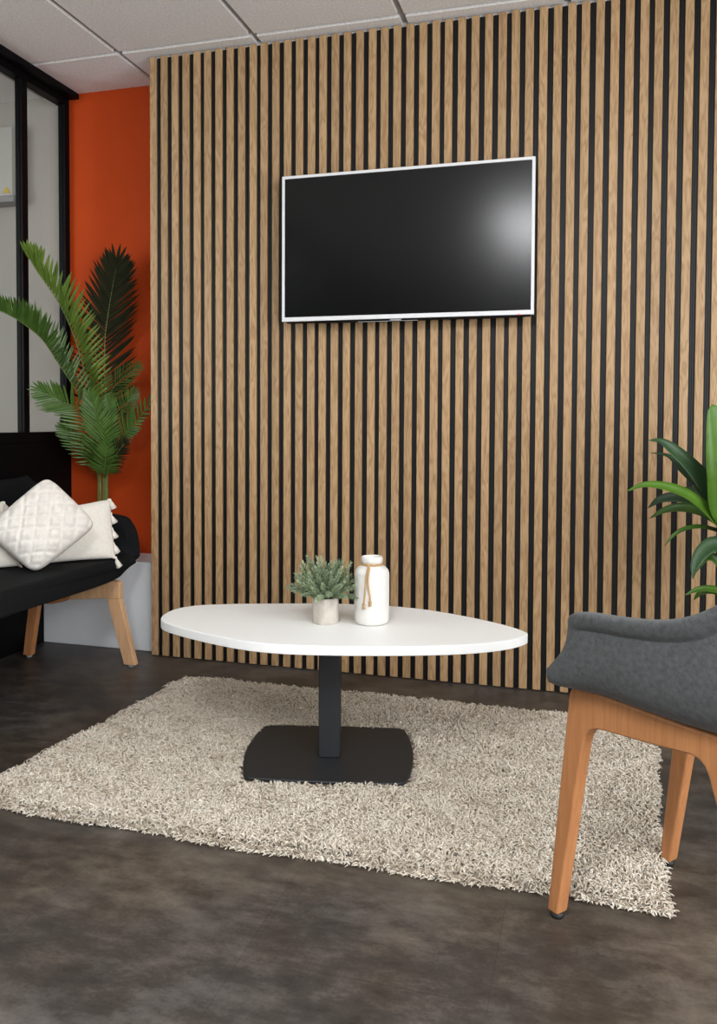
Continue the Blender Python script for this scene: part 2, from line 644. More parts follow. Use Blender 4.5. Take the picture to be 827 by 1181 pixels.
mb.box((XR + 0.055, VY0 + 0.03, VZ0 + 0.03), (XR + 0.06, VY1 - 0.03, VZ1 - 0.03))
mb.build('pane', 'glass', win)
# wall behind the camera, coloured dark so the screen mirrors a dim room
mb = MB()
mb.box((SX - 0.1, YF - 0.1, 0), (XR + 0.1, YF, H + 0.02))
struct(mb.build('wall_front', 'dim_room_grey'))

# low ledge in front of the orange wall
mb = MB()
mb.box((XL, 0.055, 0), (0.003, YB, 0.388))
struct(mb.build('wall_ledge', 'ledge', bevel=0.004))

# oak slats on black backing
PIT, DEF = 0.0501, 0.0466
slats, ribs = MB(), MB()
NS = 66
sx = lambda k: PIT * (k - DEF * (k // 5))
k = 0
while sx(k) < XR - 0.04:
    x = sx(k)
    w = 0.0296 + random.uniform(-0.0006, 0.0006)
    slats.box((x, 0.0, 0.004), (x + w, 0.0105, H - 0.006 + random.uniform(-0.002, 0.0)), float(k) + random.random() * 0.3)
    g0, g1 = x + w, sx(k + 1)
    ribs.box((x, 0.0105, 0.004), (sx(k + 1), 0.024, H - 0.012))
    for q in (0.33, 0.67):
        xm = g0 + (g1 - g0) * q
        ribs.box((xm - 0.0022, 0.0068, 0.004), (xm + 0.0022, 0.0106, H - 0.012))
    k += 1
clad = slats.build('wall_back_slat_cladding', 'oak', attr='slat_id', bevel=0.0012, seg=1)
struct(clad)
ribs.build('backing', 'black_felt', clad)

# black framed glass partition on the left
mb = MB()
mb.box((XL - 0.05, YF, 0), (XL, YB, 0.90))
part = struct(mb.build('wall_left', 'black_metal', bevel=0.002))
mb = MB()
mb.box((XL - 0.055, YF, 0.90), (XL + 0.002, YB, 0.947))
mb.build('middle_rail', 'black_metal', part, bevel=0.002)
mb = MB()
mb.box((XL - 0.05, YF, 2.465), (XL, YB, H - 0.001))
mb.box((XL, YF, 2.492), (-0.524, YB, H - 0.001))
mb.build('head_rail', 'black_metal', part, bevel=0.002)
posts = [(0.236, YB), (-0.063, -0.027)] + [(-1.1 - 0.95 * q, -1.06 - 0.95 * q) for q in range(5)]
for (y0, y1) in posts:
    mb = MB()
    mb.box((XL - 0.036, y0, 0.947), (XL, y1, 2.465))
    mb.box((XL - 0.024, y0 - 0.003, 0.947), (XL - 0.012, y0, 2.465))
    mb.build('post', 'black_metal', part, bevel=0.0025)
mb = MB()
mb.box((XL - 0.030, YF, 0.94), (XL - 0.022, YB, 2.47))
mb.build('glass_pane', 'glass', part)

# ------------------------------------------------------------------ cabinet seen through the glass
c0 = at(-30, 233, 0.2)
zb = at(8, 225.5, 0.19)[2]
ca = thing('electrical_cabinet', 'white wall cabinet with a yellow warning triangle behind the glass partition', 'cabinet', (-1.2, YB, zb))
mb = MB()
mb.box((-1.5, 0.19, zb), (-0.83, YB, zb + 0.32))
mb.build('body', 'cabinet', ca, bevel=0.004)
mb = MB()
mb.box((-1.52, 0.185, zb - 0.03), (-0.82, YB, zb))
mb.build('cable_trunking', 'grey_bit', ca, bevel=0.002)
tri = [at(3.2, 222.6, 0.189), at(12.2, 222.6, 0.189), at(7.7, 215.6, 0.189)]
mb = MB()
mb.prism(tri, (0, -0.002, 0))
st = mb.build('warning_sticker', 'yellow', ca)
st['label'] = 'yellow warning triangle'

# ------------------------------------------------------------------ television
tvx0, tvx1, tvz0, tvz1 = 0.622, 1.585, 1.388, 1.9485
tc = thing('television', 'flat screen television with silver bezel mounted on the slatted wall', 'television', ((tvx0 + tvx1) / 2, -0.085, tvz0))
TY = -0.085


def tv_pt(x, z, y=TY):
    # hung a touch out of level, lower towards the right of its bottom edge
    return (x, y, z + 0.004 * (x - 1.1) - 0.0005)


def frame_mesh(x0, x1, z0, z1, l, r, b, t, y0, y1):
    out = [(x0, z0), (x1, z0), (x1, z1), (x0, z1)]
    inn = [(x0 + l, z0 + b), (x1 - r, z0 + b), (x1 - r, z1 - t), (x0 + l, z1 - t)]
    V = [(x, y0, z) for x, z in out] + [(x, y0, z) for x, z in inn] + [(x, y1, z) for x, z in out] + [(x, y1, z) for x, z in inn]
    F = []
    for i in range(4):
        j = (i + 1) % 4
        F += [(i, j, 4 + j, 4 + i), (8 + i, 12 + i, 12 + j, 8 + j), (i, 8 + i, 8 + j, j), (4 + i, 4 + j, 12 + j, 12 + i)]
    return V, F


V, F = frame_mesh(tvx0, tvx1, tvz0, tvz1, 0.011, 0.011, 0.0165, 0.011, TY, TY + 0.022)
mk('bezel', V, F, 'silver', tc, bevel=0.0015)
mb = MB()
mb.box((tvx0 + 0.009, TY + 0.003, tvz0 + 0.014), (tvx1 - 0.009, TY + 0.012, tvz1 - 0.009))
mb.build('screen', 'screen', tc)
mb = MB()
mb.box((tvx0 + 0.012, TY + 0.012, tvz0 - 0.004), (tvx1 - 0.012, TY + 0.045, tvz1 - 0.012))
mb.box((tvx0 + 0.25, TY + 0.044, tvz0 + 0.06), (tvx1 - 0.25, -0.001, tvz1 - 0.18))
mb.build('rear_housing', 'black_metal', tc, bevel=0.004)
mb = MB()
mb.box((tvx0 + 0.13, TY + 0.006, tvz0 - 0.0075), (tvx1 - 0.05, TY + 0.03, tvz0 + 0.001))
sk = mb.build('lower_skirt', 'black_metal', tc, bevel=0.001)
mb = MB()
mb.box((1.055, TY + 0.001, tvz0 - 0.0095), (1.098, TY + 0.012, tvz0 - 0.001))
mb.build('sensor_badge', 'grey_bit', tc, bevel=0.001)
mb = MB()
mb.box((0.93, TY + 0.004, tvz0 - 0.0095), (1.16, TY + 0.008, tvz0 - 0.0075))
mb.build('sensor_strip', 'grey_bit', tc)
mb = MB()
p = at(598.5, 363.5, TY)
mb.lathe([(0.0, -0.003), (0.0025, -0.0015), (0.003, 0.0), (0.0025, 0.0015), (0.0, 0.003)], (p[0], TY - 0.0005, tvz0 + 0.001), 12)
mb.build('power_light', 'led_red', tc, smooth=True)

# ------------------------------------------------------------------ rug
RX0, RX1, RY0, RY1 = 0.212, 1.955, -1.357, -0.262
A = math.radians(13.3)
EX, EY = np.array([math.cos(A), math.sin(A), 0]), np.array([-math.sin(A), math.cos(A), 0])
TC = np.array([1.062, -0.825, 0.0])


def edge_wob(t, s):
    return 0.005 * math.sin(t * 9 + s) + 0.005 * math.sin(t * 23 + 2.1 * s)


rug = thing('rug', 'cream shaggy rectangular rug lying under the white table', 'rug', ((RX0 + RX1) / 2, (RY0 + RY1) / 2, 0))
ol = []
for t in np.linspace(0, 1, 50, endpoint=False):
    ol.append((RX0 + (RX1 - RX0) * t, RY0 + edge_wob(t, 0.3), 0))
for t in np.linspace(0, 1, 40, endpoint=False):
    ol.append((RX1 + edge_wob(t, 1.2), RY0 + (RY1 - RY0) * t, 0))
for t in np.linspace(0, 1, 50, endpoint=False):
    ol.append((RX1 + (RX0 - RX1) * t, RY1 + edge_wob(t, 2.6), 0))
for t in np.linspace(0, 1, 40, endpoint=False):
    ol.append((RX0 + edge_wob(t, 4.0), RY1 + (RY0 - RY1) * t, 0))
rc = ((RX0 + RX1) / 2, (RY0 + RY1) / 2)


def skew(x, y):
    # the short sides are not quite square to the long ones
    f = (x - RX0) / (RX1 - RX0)
    return x + (y - RY0) * (0.086 * (1 - f) + 0.040 * f)


ol = [(rc[0] + (p[0] - rc[0]) * 0.984, rc[1] + (p[1] - rc[1]) * 0.976, 0.001) for p in ol]
ol = [(skew(p[0], p[1]), p[1], p[2]) for p in ol]
mb = MB()
mb.prism(ol, (0, 0, 0.010))
mb.build('backing', 'rug_base', rug)


# table base outline (used to part the pile as well)
def to_world(a, b, z):
    return TC + EX * a + EY * b + np.array([0, 0, z])


BC = [(-0.225, 0.205), (0.218, 0.200), (0.218, -0.195), (-0.222, -0.182)]   # back-left, back-right, front-right, front-left


def base_outline(grow=0.0):
    pts = []
    for i in range(4):
        a, b = np.array(BC[i]), np.array(BC[(i + 1) % 4])
        d = b - a
        nrm = np.array([-d[1], d[0]]) / np.linalg.norm(d)
        bul = 0.026 if i % 2 else 0.008
        for t in np.linspace(0.03, 0.97, 14):
            pts.append(a + d * t + nrm * (bul * (1 - (2 * t - 1) ** 2) + grow))
    return np.array(pts)


def pile():
    n = 92000
    bx = RX0 + (RX1 - RX0) * rng.random(n)
    by = RY0 + (RY1 - RY0) * rng.random(n)
    tx, ty = (bx - RX0) / (RX1 - RX0), (by - RY0) / (RY1 - RY0)
    wob = lambda t, s: 0.005 * np.sin(t * 9 + s) + 0.005 * np.sin(t * 23 + 2.1 * s)
    # shift the border tufts with the wavy border
    by += wob(tx, 0.3) * np.clip(1 - ty * 8, 0, 1) + wob(1 - tx, 2.6) * np.clip(1 - (1 - ty) * 8, 0, 1)
    bx += wob(ty, 1.2) * np.clip(1 - (1 - tx) * 8, 0, 1) + wob(1 - ty, 4.0) * np.clip(1 - tx * 8, 0, 1)
    edge = np.minimum(np.minimum(tx * (RX1 - RX0), (1 - tx) * (RX1 - RX0)), np.minimum(ty * (RY1 - RY0), (1 - ty) * (RY1 - RY0)))
    low = np.clip(edge / 0.022, 0.25, 1.0)
    bx = skew(bx, by)
    # keep clear of the table's base plate and the chair's foot
    dx, dy = bx - TC[0], by - TC[1]
    la, lb = dx * EX[0] + dy * EX[1], dx * EY[0] + dy * EY[1]
    keep = ~((np.abs(la) < 0.25 - 0.9 * np.clip(np.abs(lb + 0.0) - 0.10, 0, 1) ** 2 * 3) & (np.abs(lb) < 0.205))
    keep &= np.hypot(bx - 1.985, by + 1.137) > 0.036
    bx, by, low = bx[keep], by[keep], low[keep]
    n = len(bx)
    ang = rng.random(n) * 2 * PI
    clump = np.sin(bx * 31 + np.sin(by * 23) * 2) + np.sin(by * 37 + bx * 11)
    ang = ang + clump * 0.5
    ln = (0.014 + 0.011 * rng.random(n)) * (0.45 + 0.55 * low)
    hgt = (0.012 + 0.010 * rng.random(n) + 0.0015 * clump) * low
    bend = rng.normal(0, 0.5, n)
    cols = []
    fr = np.array([0.0, 0.22, 0.62, 1.0])
    hz = np.array([0.0, 0.75, 1.0, 0.72])
    c = np.zeros((n, 4, 3))
    for k in range(4):
        a2 = ang + bend * fr[k]
        c[:, k, 0] = bx + np.cos(a2) * ln * fr[k]
        c[:, k, 1] = by + np.sin(a2) * ln * fr[k]
        c[:, k, 2] = 0.009 * low + hgt * hz[k]
    rad = np.array([0.0017, 0.0021, 0.0019, 0.0011])[None, :] * (0.8 + 0.5 * rng.random(n))[:, None]
    V = np.zeros((n, 4, 3, 3))
    side = np.stack([-np.sin(ang), np.cos(ang), np.zeros(n)], 1)
    upv = np.array([0, 0, 1.0])
    for q in range(3):
        a = 2 * PI * q / 3 + 0.5
        V[:, :, q, :] = c + rad[:, :, None] * (math.cos(a) * side[:, None, :] + math.sin(a) * upv)
    V[..., 2] = np.maximum(V[..., 2], 0.0015)
    V = V.reshape(-1, 3)
    base = np.arange(n) * 12
    faces = []
    for k in range(3):
        for q in range(3):
            q2 = (q + 1) % 3
            faces.append(np.stack([base + k * 3 + q, base + k * 3 + q2, base + (k + 1) * 3 + q2, base + (k + 1) * 3 + q], 1))
    Fq = np.concatenate(faces, 0)
    me = bpy.data.meshes.new('pile')
    me.vertices.add(len(V))
    me.vertices.foreach_set('co', (V - np.array(wloc(rug))).astype(np.float32).ravel())
    me.loops.add(Fq.size)
    me.loops.foreach_set('vertex_index', Fq.astype(np.int32).ravel())
    me.polygons.add(len(Fq))
    me.polygons.foreach_set('loop_start', (np.arange(len(Fq)) * 4).astype(np.int32))
    me.polygons.foreach_set('loop_total', np.full(len(Fq), 4, np.int32))
    me.polygons.foreach_set('use_smooth', np.ones(len(Fq), bool))
    me.update(calc_edges=True)
    a = me.attributes.new('rnd', 'FLOAT', 'POINT')
    tone = np.clip(rng.random(n) * 0.9 + 0.06 * clump, 0, 1)
    a.data.foreach_set('value', np.repeat(tone, 12).astype(np.float32))
    me.materials.append(MAT['pile'])
    o = bpy.data.objects.new('pile', me)
    COL.objects.link(o)
    o.parent = rug
    o['kind'] = 'stuff'


pile()

# ------------------------------------------------------------------ coffee table
TZ = 0.415
tab = thing('coffee_table', 'low white coffee table with black pedestal standing on the shaggy rug', 'table', (TC[0], TC[1], 0.02))
OUT = [(-0.514, 0.016), (-0.491, -0.032), (-0.408, -0.102), (-0.288, -0.184), (-0.18, -0.24), (-0.069, -0.257), (0.062, -0.258), (0.228, -0.248),
       (0.355, -0.231), (0.454, -0.198), (0.517, -0.157), (0.553, -0.112), (0.557, -0.096), (0.556, -0.079), (0.512, 0.001), (0.382, 0.118),
       (0.274, 0.186), (0.176, 0.226), (0.005, 0.246), (-0.096, 0.24), (-0.297, 0.224), (-0.44, 0.202), (-0.51, 0.142)]
top = catmull(OUT, 23 * 6, closed=True)
# even out the traced outline with a running mean
for _ in range(26):
    top = 0.5 * top + 0.25 * (np.roll(top, 1, 0) + np.roll(top, -1, 0))
mb = MB()
mb.prism([to_world(a, b, TZ - 0.026) for a, b in top], (0, 0, 0.026))
mb.build('tabletop', 'laminate', tab, bevel=0.0022, seg=2)
mb = MB()
cw = 0.031
mb.prism([to_world(a, b, 0.030) for a, b in ((-cw, -cw - 0.01), (cw, -cw - 0.01), (cw, cw - 0.01), (-cw, cw - 0.01))], (0, 0, TZ - 0.026 - 0.030 - 0.005))
mb.build('column', 'anthracite', tab, bevel=0.003)
mb = MB()
mb.prism([to_world(a, b, TZ - 0.032) for a, b in ((-0.2, -0.11), (0.2, -0.11), (0.2, 0.09), (-0.2, 0.09))], (0, 0, 0.006))
mb.build('mounting_plate', 'anthracite', tab, bevel=0.001)
mb = MB()
mb.prism([to_world(a, b, 0.021) for a, b in base_outline()], (0, 0, 0.0085))
mb.build('base_plate', 'anthracite', tab, bevel=0.003)

# ------------------------------------------------------------------ potted shrub on the table
pc = np.array([1.0475, -0.830, TZ])
sh = thing('potted_shrub', 'small sage green shrub in a concrete pot on the white table', 'plant', tuple(pc))
mb = MB()
mb.lathe([(0.0, 0.0), (0.037, 0.0), (0.0382, 0.0008), (0.0384, 0.003), (0.0385, 0.02), (0.0387, 0.072), (0.0377, 0.0745), (0.0345, 0.0745), (0.0335, 0.072), (0.033, 0.058), (0.0, 0.058)], pc, 40)
mb.build('pot', 'concrete', sh, smooth=True)
mb = MB()
mb.lathe([(0.0, 0.066), (0.02, 0.0655), (0.0332, 0.062)], pc, 24)
mb.build('soil', 'soil', sh, smooth=True)


def unit(v):
    v = np.asarray(v, float)
    return v / (np.linalg.norm(v) + 1e-12)


def small_leaf(mb, p, d, nrm, ln, w, r):
    d, nrm = unit(d), unit(nrm)
    s = unit(np.cross(d, nrm))
    mb.add([p, p + d * ln * 0.45 + s * w / 2 + nrm * w * 0.15, p + d * ln, p + d * ln * 0.45 - s * w / 2 + nrm * w * 0.15, p + d * ln * 0.5],
           [(0, 1, 4), (1, 2, 4), (2, 3, 4), (3, 0, 4)], r)


fol, stems = MB(), MB()
SPR = []
for k in range(64):
    th = 2 * PI * k * 0.381966
    el = math.radians(8 + 74 * ((k + 0.5) / 64) ** 0.9)
    SPR.append((th, el, 0.070 + 0.022 * random.random() if el < 0.9 else 0.078 + 0.035 * random.random()))
SPR += [(PI * 0.95, 1.18, 0.118), (1.0, 1.1, 0.104), (PI * 0.9, 0.52, 0.104), (0.15, 0.62, 0.10), (PI * 1.02, 0.28, 0.10), (-0.1, 0.12, 0.085)]
for (th, el, ln) in SPR:
    d0 = np.array([math.cos(th) * math.cos(el), math.sin(th) * math.cos(el), math.sin(el)])
    p0 = pc + np.array([math.cos(th) * 0.016, math.sin(th) * 0.016, 0.066])
    pts = [p0, p0 + d0 * ln * 0.5 + np.array([0, 0, 0.010]), p0 + d0 * ln + np.array([0, 0, 0.010 if el > 0.4 else 0.002])]
    C = catmull(pts, 12)
    stems.tube(C, np.linspace(0.0012, 0.0006, 12), 5)
    tone = random.random()
    m = int(ln * 560)
    for q in range(m):
        f = 0.22 + 0.78 * q / (m - 1)
        i = min(int(f * 11), 10)
        p = C[i] + (C[i + 1] - C[i]) * (f * 11 - i)
        t = unit(C[i + 1] - C[i])
        a = unit(np.cross(t, (0.3, 0.2, 1)))
        b = np.cross(t, a)
        ph = q * 2.4
        rad = a * math.cos(ph) + b * math.sin(ph)
        dirn = unit(rad * (1.0 if f < 0.93 else 0.5) + t * (0.55 + 0.5 * f) + np.array([0, 0, 0.15]))
        small_leaf(fol, p, dirn, np.cross(dirn, np.cross(t, rad)) + 0.01, 0.0135 * (0.75 + 0.5 * random.random()), 0.0058, min(1, max(0, tone * 0.6 + 0.4 * random.random() * (0.6 + f * 0.5))))
stems.build('stems', 'palm_stem', sh)
fol.build('foliage', 'sage', sh, attr='rnd')

# ------------------------------------------------------------------ bottle vase with twine
vc = np.array([1.180, -0.801, TZ])
va = thing('bottle_vase', 'white ceramic bottle vase with twine round its neck on the table', 'vase', tuple(vc))
prof = [(0.0, 0.0), (0.040, 0.0), (0.0465, 0.004), (0.0502, 0.013), (0.0508, 0.03), (0.0508, 0.142), (0.0502, 0.146), (0.0507, 0.148), (0.0478, 0.158), (0.041, 0.1665), (0.0315, 0.171),
        (0.0278, 0.174), (0.0275, 0.178), (0.0300, 0.181), (0.0312, 0.186), (0.0312, 0.195), (0.0300, 0.198), (0.0270, 0.198), (0.0255, 0.195), (0.0235, 0.18), (0.024, 0.172), (0.044, 0.158), (0.046, 0.14), (0.046, 0.01), (0.0, 0.008)]
mb = MB()
mb.lathe([(r, z * 0.985) for r, z in prof], vc, 56)
mb.build('body', 'ceramic', va, smooth=True)
tw = MB()
to_cam = unit(np.array([CAM[0] - vc[0], CAM[1] - vc[1], 0]))
rt = np.array([-to_cam[1], to_cam[0], 0])
for z0 in (0.1745, 0.1775):
    ring = [vc + np.array([math.cos(a) * 0.0292, math.sin(a) * 0.0292, z0 * 0.985]) for a in np.linspace(0, 2 * PI, 40)]
    tw.tube(ring, 0.0023, 6)


def on_vase(u_, z):
    """a point just proud of the vase, u_ metres to the right of its camera side, at height z"""
    R = np.interp(z, [0.0, 0.13, 0.148, 0.158, 0.1665, 0.171, 0.176], [0.0508, 0.0508, 0.0507, 0.0478, 0.041, 0.0315, 0.0285]) + 0.0022
    uu = max(-R * 0.98, min(R * 0.98, u_))
    return vc + rt * uu + to_cam * math.sqrt(R * R - uu * uu) + np.array([0, 0, z * 0.985])


ends = []
for path in ([(-0.010, 0.176), (-0.012, 0.166), (-0.016, 0.155), (-0.018, 0.135), (-0.0195, 0.105), (-0.0215, 0.08), (-0.023, 0.064)],
             [(-0.009, 0.176), (-0.0075, 0.166), (-0.0095, 0.155), (-0.0115, 0.135), (-0.0095, 0.11), (-0.0055, 0.09), (-0.005, 0.073)]):
    C = catmull([on_vase(*p) for p in path], 24)
    tw.tube(C, 0.0026, 7)
    ends.append(C[-1])
twine = tw.build('twine', 'twine', va, smooth=True)
tk = MB()
pk = on_vase(-0.0095, 0.1745)
tk.lathe([(0.0, -0.004), (0.003, -0.0025), (0.0042, 0), (0.003, 0.0025), (0, 0.004)], pk, 10)
tk.build('knot', 'twine', twine, smooth=True)
for e in ends:
    tk = MB()
    tk.lathe([(0.0, 0.004), (0.0045, 0.0025), (0.0060, 0.0), (0.0048, -0.0025), (0.0030, -0.005), (0.0058, -0.011), (0.0035, -0.0115), (0.0, -0.008)], e, 10)
    tk.build('knot', 'twine', twine, smooth=True)

# ------------------------------------------------------------------ upholstered shells


def shell_grid(stations, nb, na, flare=0.02, kw=1.0):
    """stations: (centre (s,z), edge (w,s,z), corner (w,s,z)) from the front edge back and up; returns grid of (w, s, z)"""
    C = catmull([(0, c[0], c[1]) for c, e, k in stations], nb)
    E = catmull([e for c, e, k in stations], nb)
    K = catmull([k for c, e, k in stations], nb)
    G = np.zeros((nb, 2 * na + 1, 3))
    for i in range(nb):
        for j in range(na + 1):
            t = j / na
            c0 = C[i]
            c1 = C[i] + (K[i] - C[i]) * kw
            c2 = K[i] + (E[i] - K[i]) * 0.12
            c3 = E[i]
            # denser towards the edge
            p = (1 - t) ** 3 * c0 + 3 * (1 - t) ** 2 * t * c1 + 3 * (1 - t) * t * t * c2 + t ** 3 * c3
            q = min(1.0, max(0.0, (t - 0.935) / 0.035))
            e = min(1.0, max(0.0, (i / (nb - 1) - 0.22) / 0.16))
            p = p + np.array([flare * e * q * q * (3 - 2 * q), 0, 0])
            G[i, na + j] = p
            G[i, na - j] = (-p[0], p[1], p[2])
    return G


def grid_faces(n, m):
    return [(i * m + j, i * m + j + 1, (i + 1) * m + j + 1, (i + 1) * m + j) for i in range(n - 1) for j in range(m - 1)]


# grey armchair in the right foreground
f1, f2 = np.array([1.734, -1.433]), np.array([1.989, -1.137])
uw = unit(f2 - f1)                       # across the chair, from the near side to the far side
fwd = np.array([-uw[1], uw[0]])          # the way the chair faces
mid = (f1 + f2) / 2


def ch(w, s, z):
    """chair frame: w across (negative = the near side), s back from the front feet, z up"""
    q = mid + uw * w - fwd * s
    return np.array([q[0], q[1], z])


HW = np.linalg.norm(f2 - f1) / 2
ac = thing('armchair', 'grey felt armchair with orange toned beech legs standing by the rug', 'chair', (mid[0], mid[1], 0))
ST = [((0.000, 0.503), (0.236, 0.003, 0.507), (0.21, 0.003, 0.501)),
      ((0.030, 0.500), (0.243, 0.034, 0.536), (0.246, 0.028, 0.496)),
      ((0.070, 0.498), (0.245, 0.070, 0.580), (0.252, 0.064, 0.492)),
      ((0.095, 0.496), (0.247, 0.088, 0.626), (0.254, 0.095, 0.489)),
      ((0.125, 0.495), (0.248, 0.098, 0.652), (0.255, 0.120, 0.488)),
      ((0.165, 0.494), (0.248, 0.140, 0.662), (0.255, 0.160, 0.487)),
      ((0.230, 0.493), (0.249, 0.210, 0.668), (0.256, 0.220, 0.486)),
      ((0.310, 0.493), (0.249, 0.285, 0.679), (0.255, 0.300, 0.486)),
      ((0.390, 0.500), (0.248, 0.350, 0.702), (0.250, 0.385, 0.492)),
      ((0.460, 0.530), (0.242, 0.425, 0.752), (0.240, 0.460, 0.535)),
      ((0.505, 0.610), (0.230, 0.490, 0.800), (0.218, 0.505, 0.640)),
      ((0.535, 0.720), (0.205, 0.535, 0.840), (0.185, 0.540, 0.750)),
      ((0.555, 0.850), (0.150, 0.555, 0.860), (0.120, 0.557, 0.858))]
G = shell_grid(ST, 52, 48, flare=0.017, kw=0.96)
V = [ch(*p) for p in G.reshape(-1, 3)]
mk('seat_shell', V, grid_faces(*G.shape[:2]), 'grey_felt', ac, smooth=True, solid=0.030, offs=0.0, sub=2)
# seat pad
pad = []
for (s, hw) in ((0.035, 0.20), (0.05, 0.215), (0.2, 0.222), (0.36, 0.215), (0.43, 0.19)):
    pad.append((s, hw))
mb = MB()
V, F = [], []
ns, nw = 14, 14
for i in range(ns):
    s = 0.030 + 0.40 * i / (ns - 1)
    hw = np.interp(s, [0.03, 0.06, 0.3, 0.43], [0.195, 0.212, 0.212, 0.18])
    for j in range(nw):
        t = -1 + 2 * j / (nw - 1)
        ez = min(1, (1 - abs(t)) * 6) ** 0.5 * min(1, (1 - abs(2 * i / (ns - 1) - 1)) * 8) ** 0.5
        V.append(ch(t * hw, s, 0.514 + 0.018 * ez))
F = grid_faces(ns, nw)
n0 = len(V)
V += [v - np.array([0, 0, 0.012]) - np.array([0, 0, 0]) for v in V]
F += [tuple(n0 + q for q in f[::-1]) for f in grid_faces(ns, nw)]
rim = [j for j in range(nw)] + [i * nw + nw - 1 for i in range(1, ns)] + [(ns - 1) * nw + j for j in range(nw - 2, -1, -1)] + [i * nw for i in range(ns - 2, 0, -1)]
F += [(rim[q], rim[(q + 1) % len(rim)], n0 + rim[(q + 1) % len(rim)], n0 + rim[q]) for q in range(len(rim))]
mk('seat_pad', V, F, 'grey_felt', ac, smooth=True)


def arc(c, r, a0, a1, n=6):
    return [(c[0] + r * math.cos(a), c[1] + r * math.sin(a)) for a in np.linspace(a0, a1, n)]


def side_outline():
    o = [(-0.026, 0.012), (0.024, 0.470), (0.030, 0.482), (0.045, 0.488), (0.10, 0.489), (0.26, 0.487), (0.385, 0.487), (0.402, 0.480), (0.410, 0.462), (0.520, 0.012), (0.494, 0.012)]
    # rear inner edge up to its rounded corner, along the rail, down the front inner edge
    o += [(0.340, 0.378), (0.328, 0.415), (0.320, 0.430), (0.308, 0.438), (0.294, 0.440)]
    o += [(0.20, 0.430), (0.115, 0.423), (0.094, 0.420), (0.077, 0.412), (0.066, 0.398), (0.059, 0.374)]
    o += [(0.001, 0.012)]
    return o


for sgn in (-1, 1):
    mb = MB()
    th = 0.031
    w0 = sgn * (HW - th / 2)
    mb.prism([ch(w0 - th / 2, s, z) for s, z in side_outline()], np.array([uw[0], uw[1], 0]) * th)
    lf = mb.build('leg_frame', 'beech', ac, bevel=0.005, seg=3)
    for s in (-0.0125, 0.507):
        g = MB()
        c = ch(w0, s, 0.0)
        g.lathe([(0.0, 0.0), (0.0125, 0.0), (0.014, 0.004), (0.014, 0.011), (0.0, 0.0125)], c, 20)
        g.build('foot_glide', 'rubber', lf, smooth=True)
mb = MB()
for s in (0.10, 0.32):
    mb.prism([ch(-HW + 0.03, s, 0.440), ch(-HW + 0.03, s + 0.035, 0.440), ch(-HW + 0.03, s + 0.035, 0.466), ch(-HW + 0.03, s, 0.466)], np.array([uw[0], uw[1], 0]) * (2 * HW - 0.06))
mb.build('cross_rail', 'beech', ac, bevel=0.003)

# black sofa at the left
SL = 0.76
SY = -0.055 - SL
so = thing('sofa', 'black upholstered sofa with pale wooden legs against the black partition', 'sofa', (-0.26, SY, 0))
sf = lambda w, s, z: np.array([-s, SY + w, z])
ST = [((0.012, 0.402), (SL - 0.026, 0.040, 0.412), (SL - 0.034, 0.036, 0.384)),
      ((0.035, 0.396), (SL - 0.016, 0.044, 0.470), (SL - 0.012, 0.054, 0.380)),
      ((0.080, 0.385), (SL - 0.012, 0.052, 0.535), (SL - 0.002, 0.060, 0.380)),
      ((0.130, 0.378), (SL - 0.010, 0.080, 0.588), (SL - 0.000, 0.100, 0.370)),
      ((0.200, 0.368), (SL - 0.010, 0.125, 0.604), (SL - 0.000, 0.160, 0.360)),
      ((0.300, 0.358), (SL - 0.010, 0.230, 0.618), (SL - 0.000, 0.280, 0.350)),
      ((0.400, 0.356), (SL - 0.015, 0.380, 0.660), (SL - 0.005, 0.400, 0.352)),
      ((0.470, 0.430), (SL - 0.030, 0.460, 0.710), (SL - 0.030, 0.480, 0.450)),
      ((0.505, 0.580), (SL - 0.060, 0.510, 0.745), (SL - 0.075, 0.515, 0.600)),
      ((0.530, 0.755), (SL - 0.090, 0.530, 0.760), (SL - 0.110, 0.532, 0.757))]
G = shell_grid(ST, 40, 34, flare=0.010, kw=0.97)
mk('seat_shell', [sf(*p) for p in G.reshape(-1, 3)], grid_faces(*G.shape[:2]), 'black_cloth', so, smooth=True, solid=0.060, offs=0.0, sub=1)
mb = MB()
mb.box((-0.45, SY - SL + 0.04, 0.395), (-0.022, SY + SL - 0.045, 0.448))
mb.build('seat_cushion', 'black_cloth', so, bevel=0.025, seg=5)
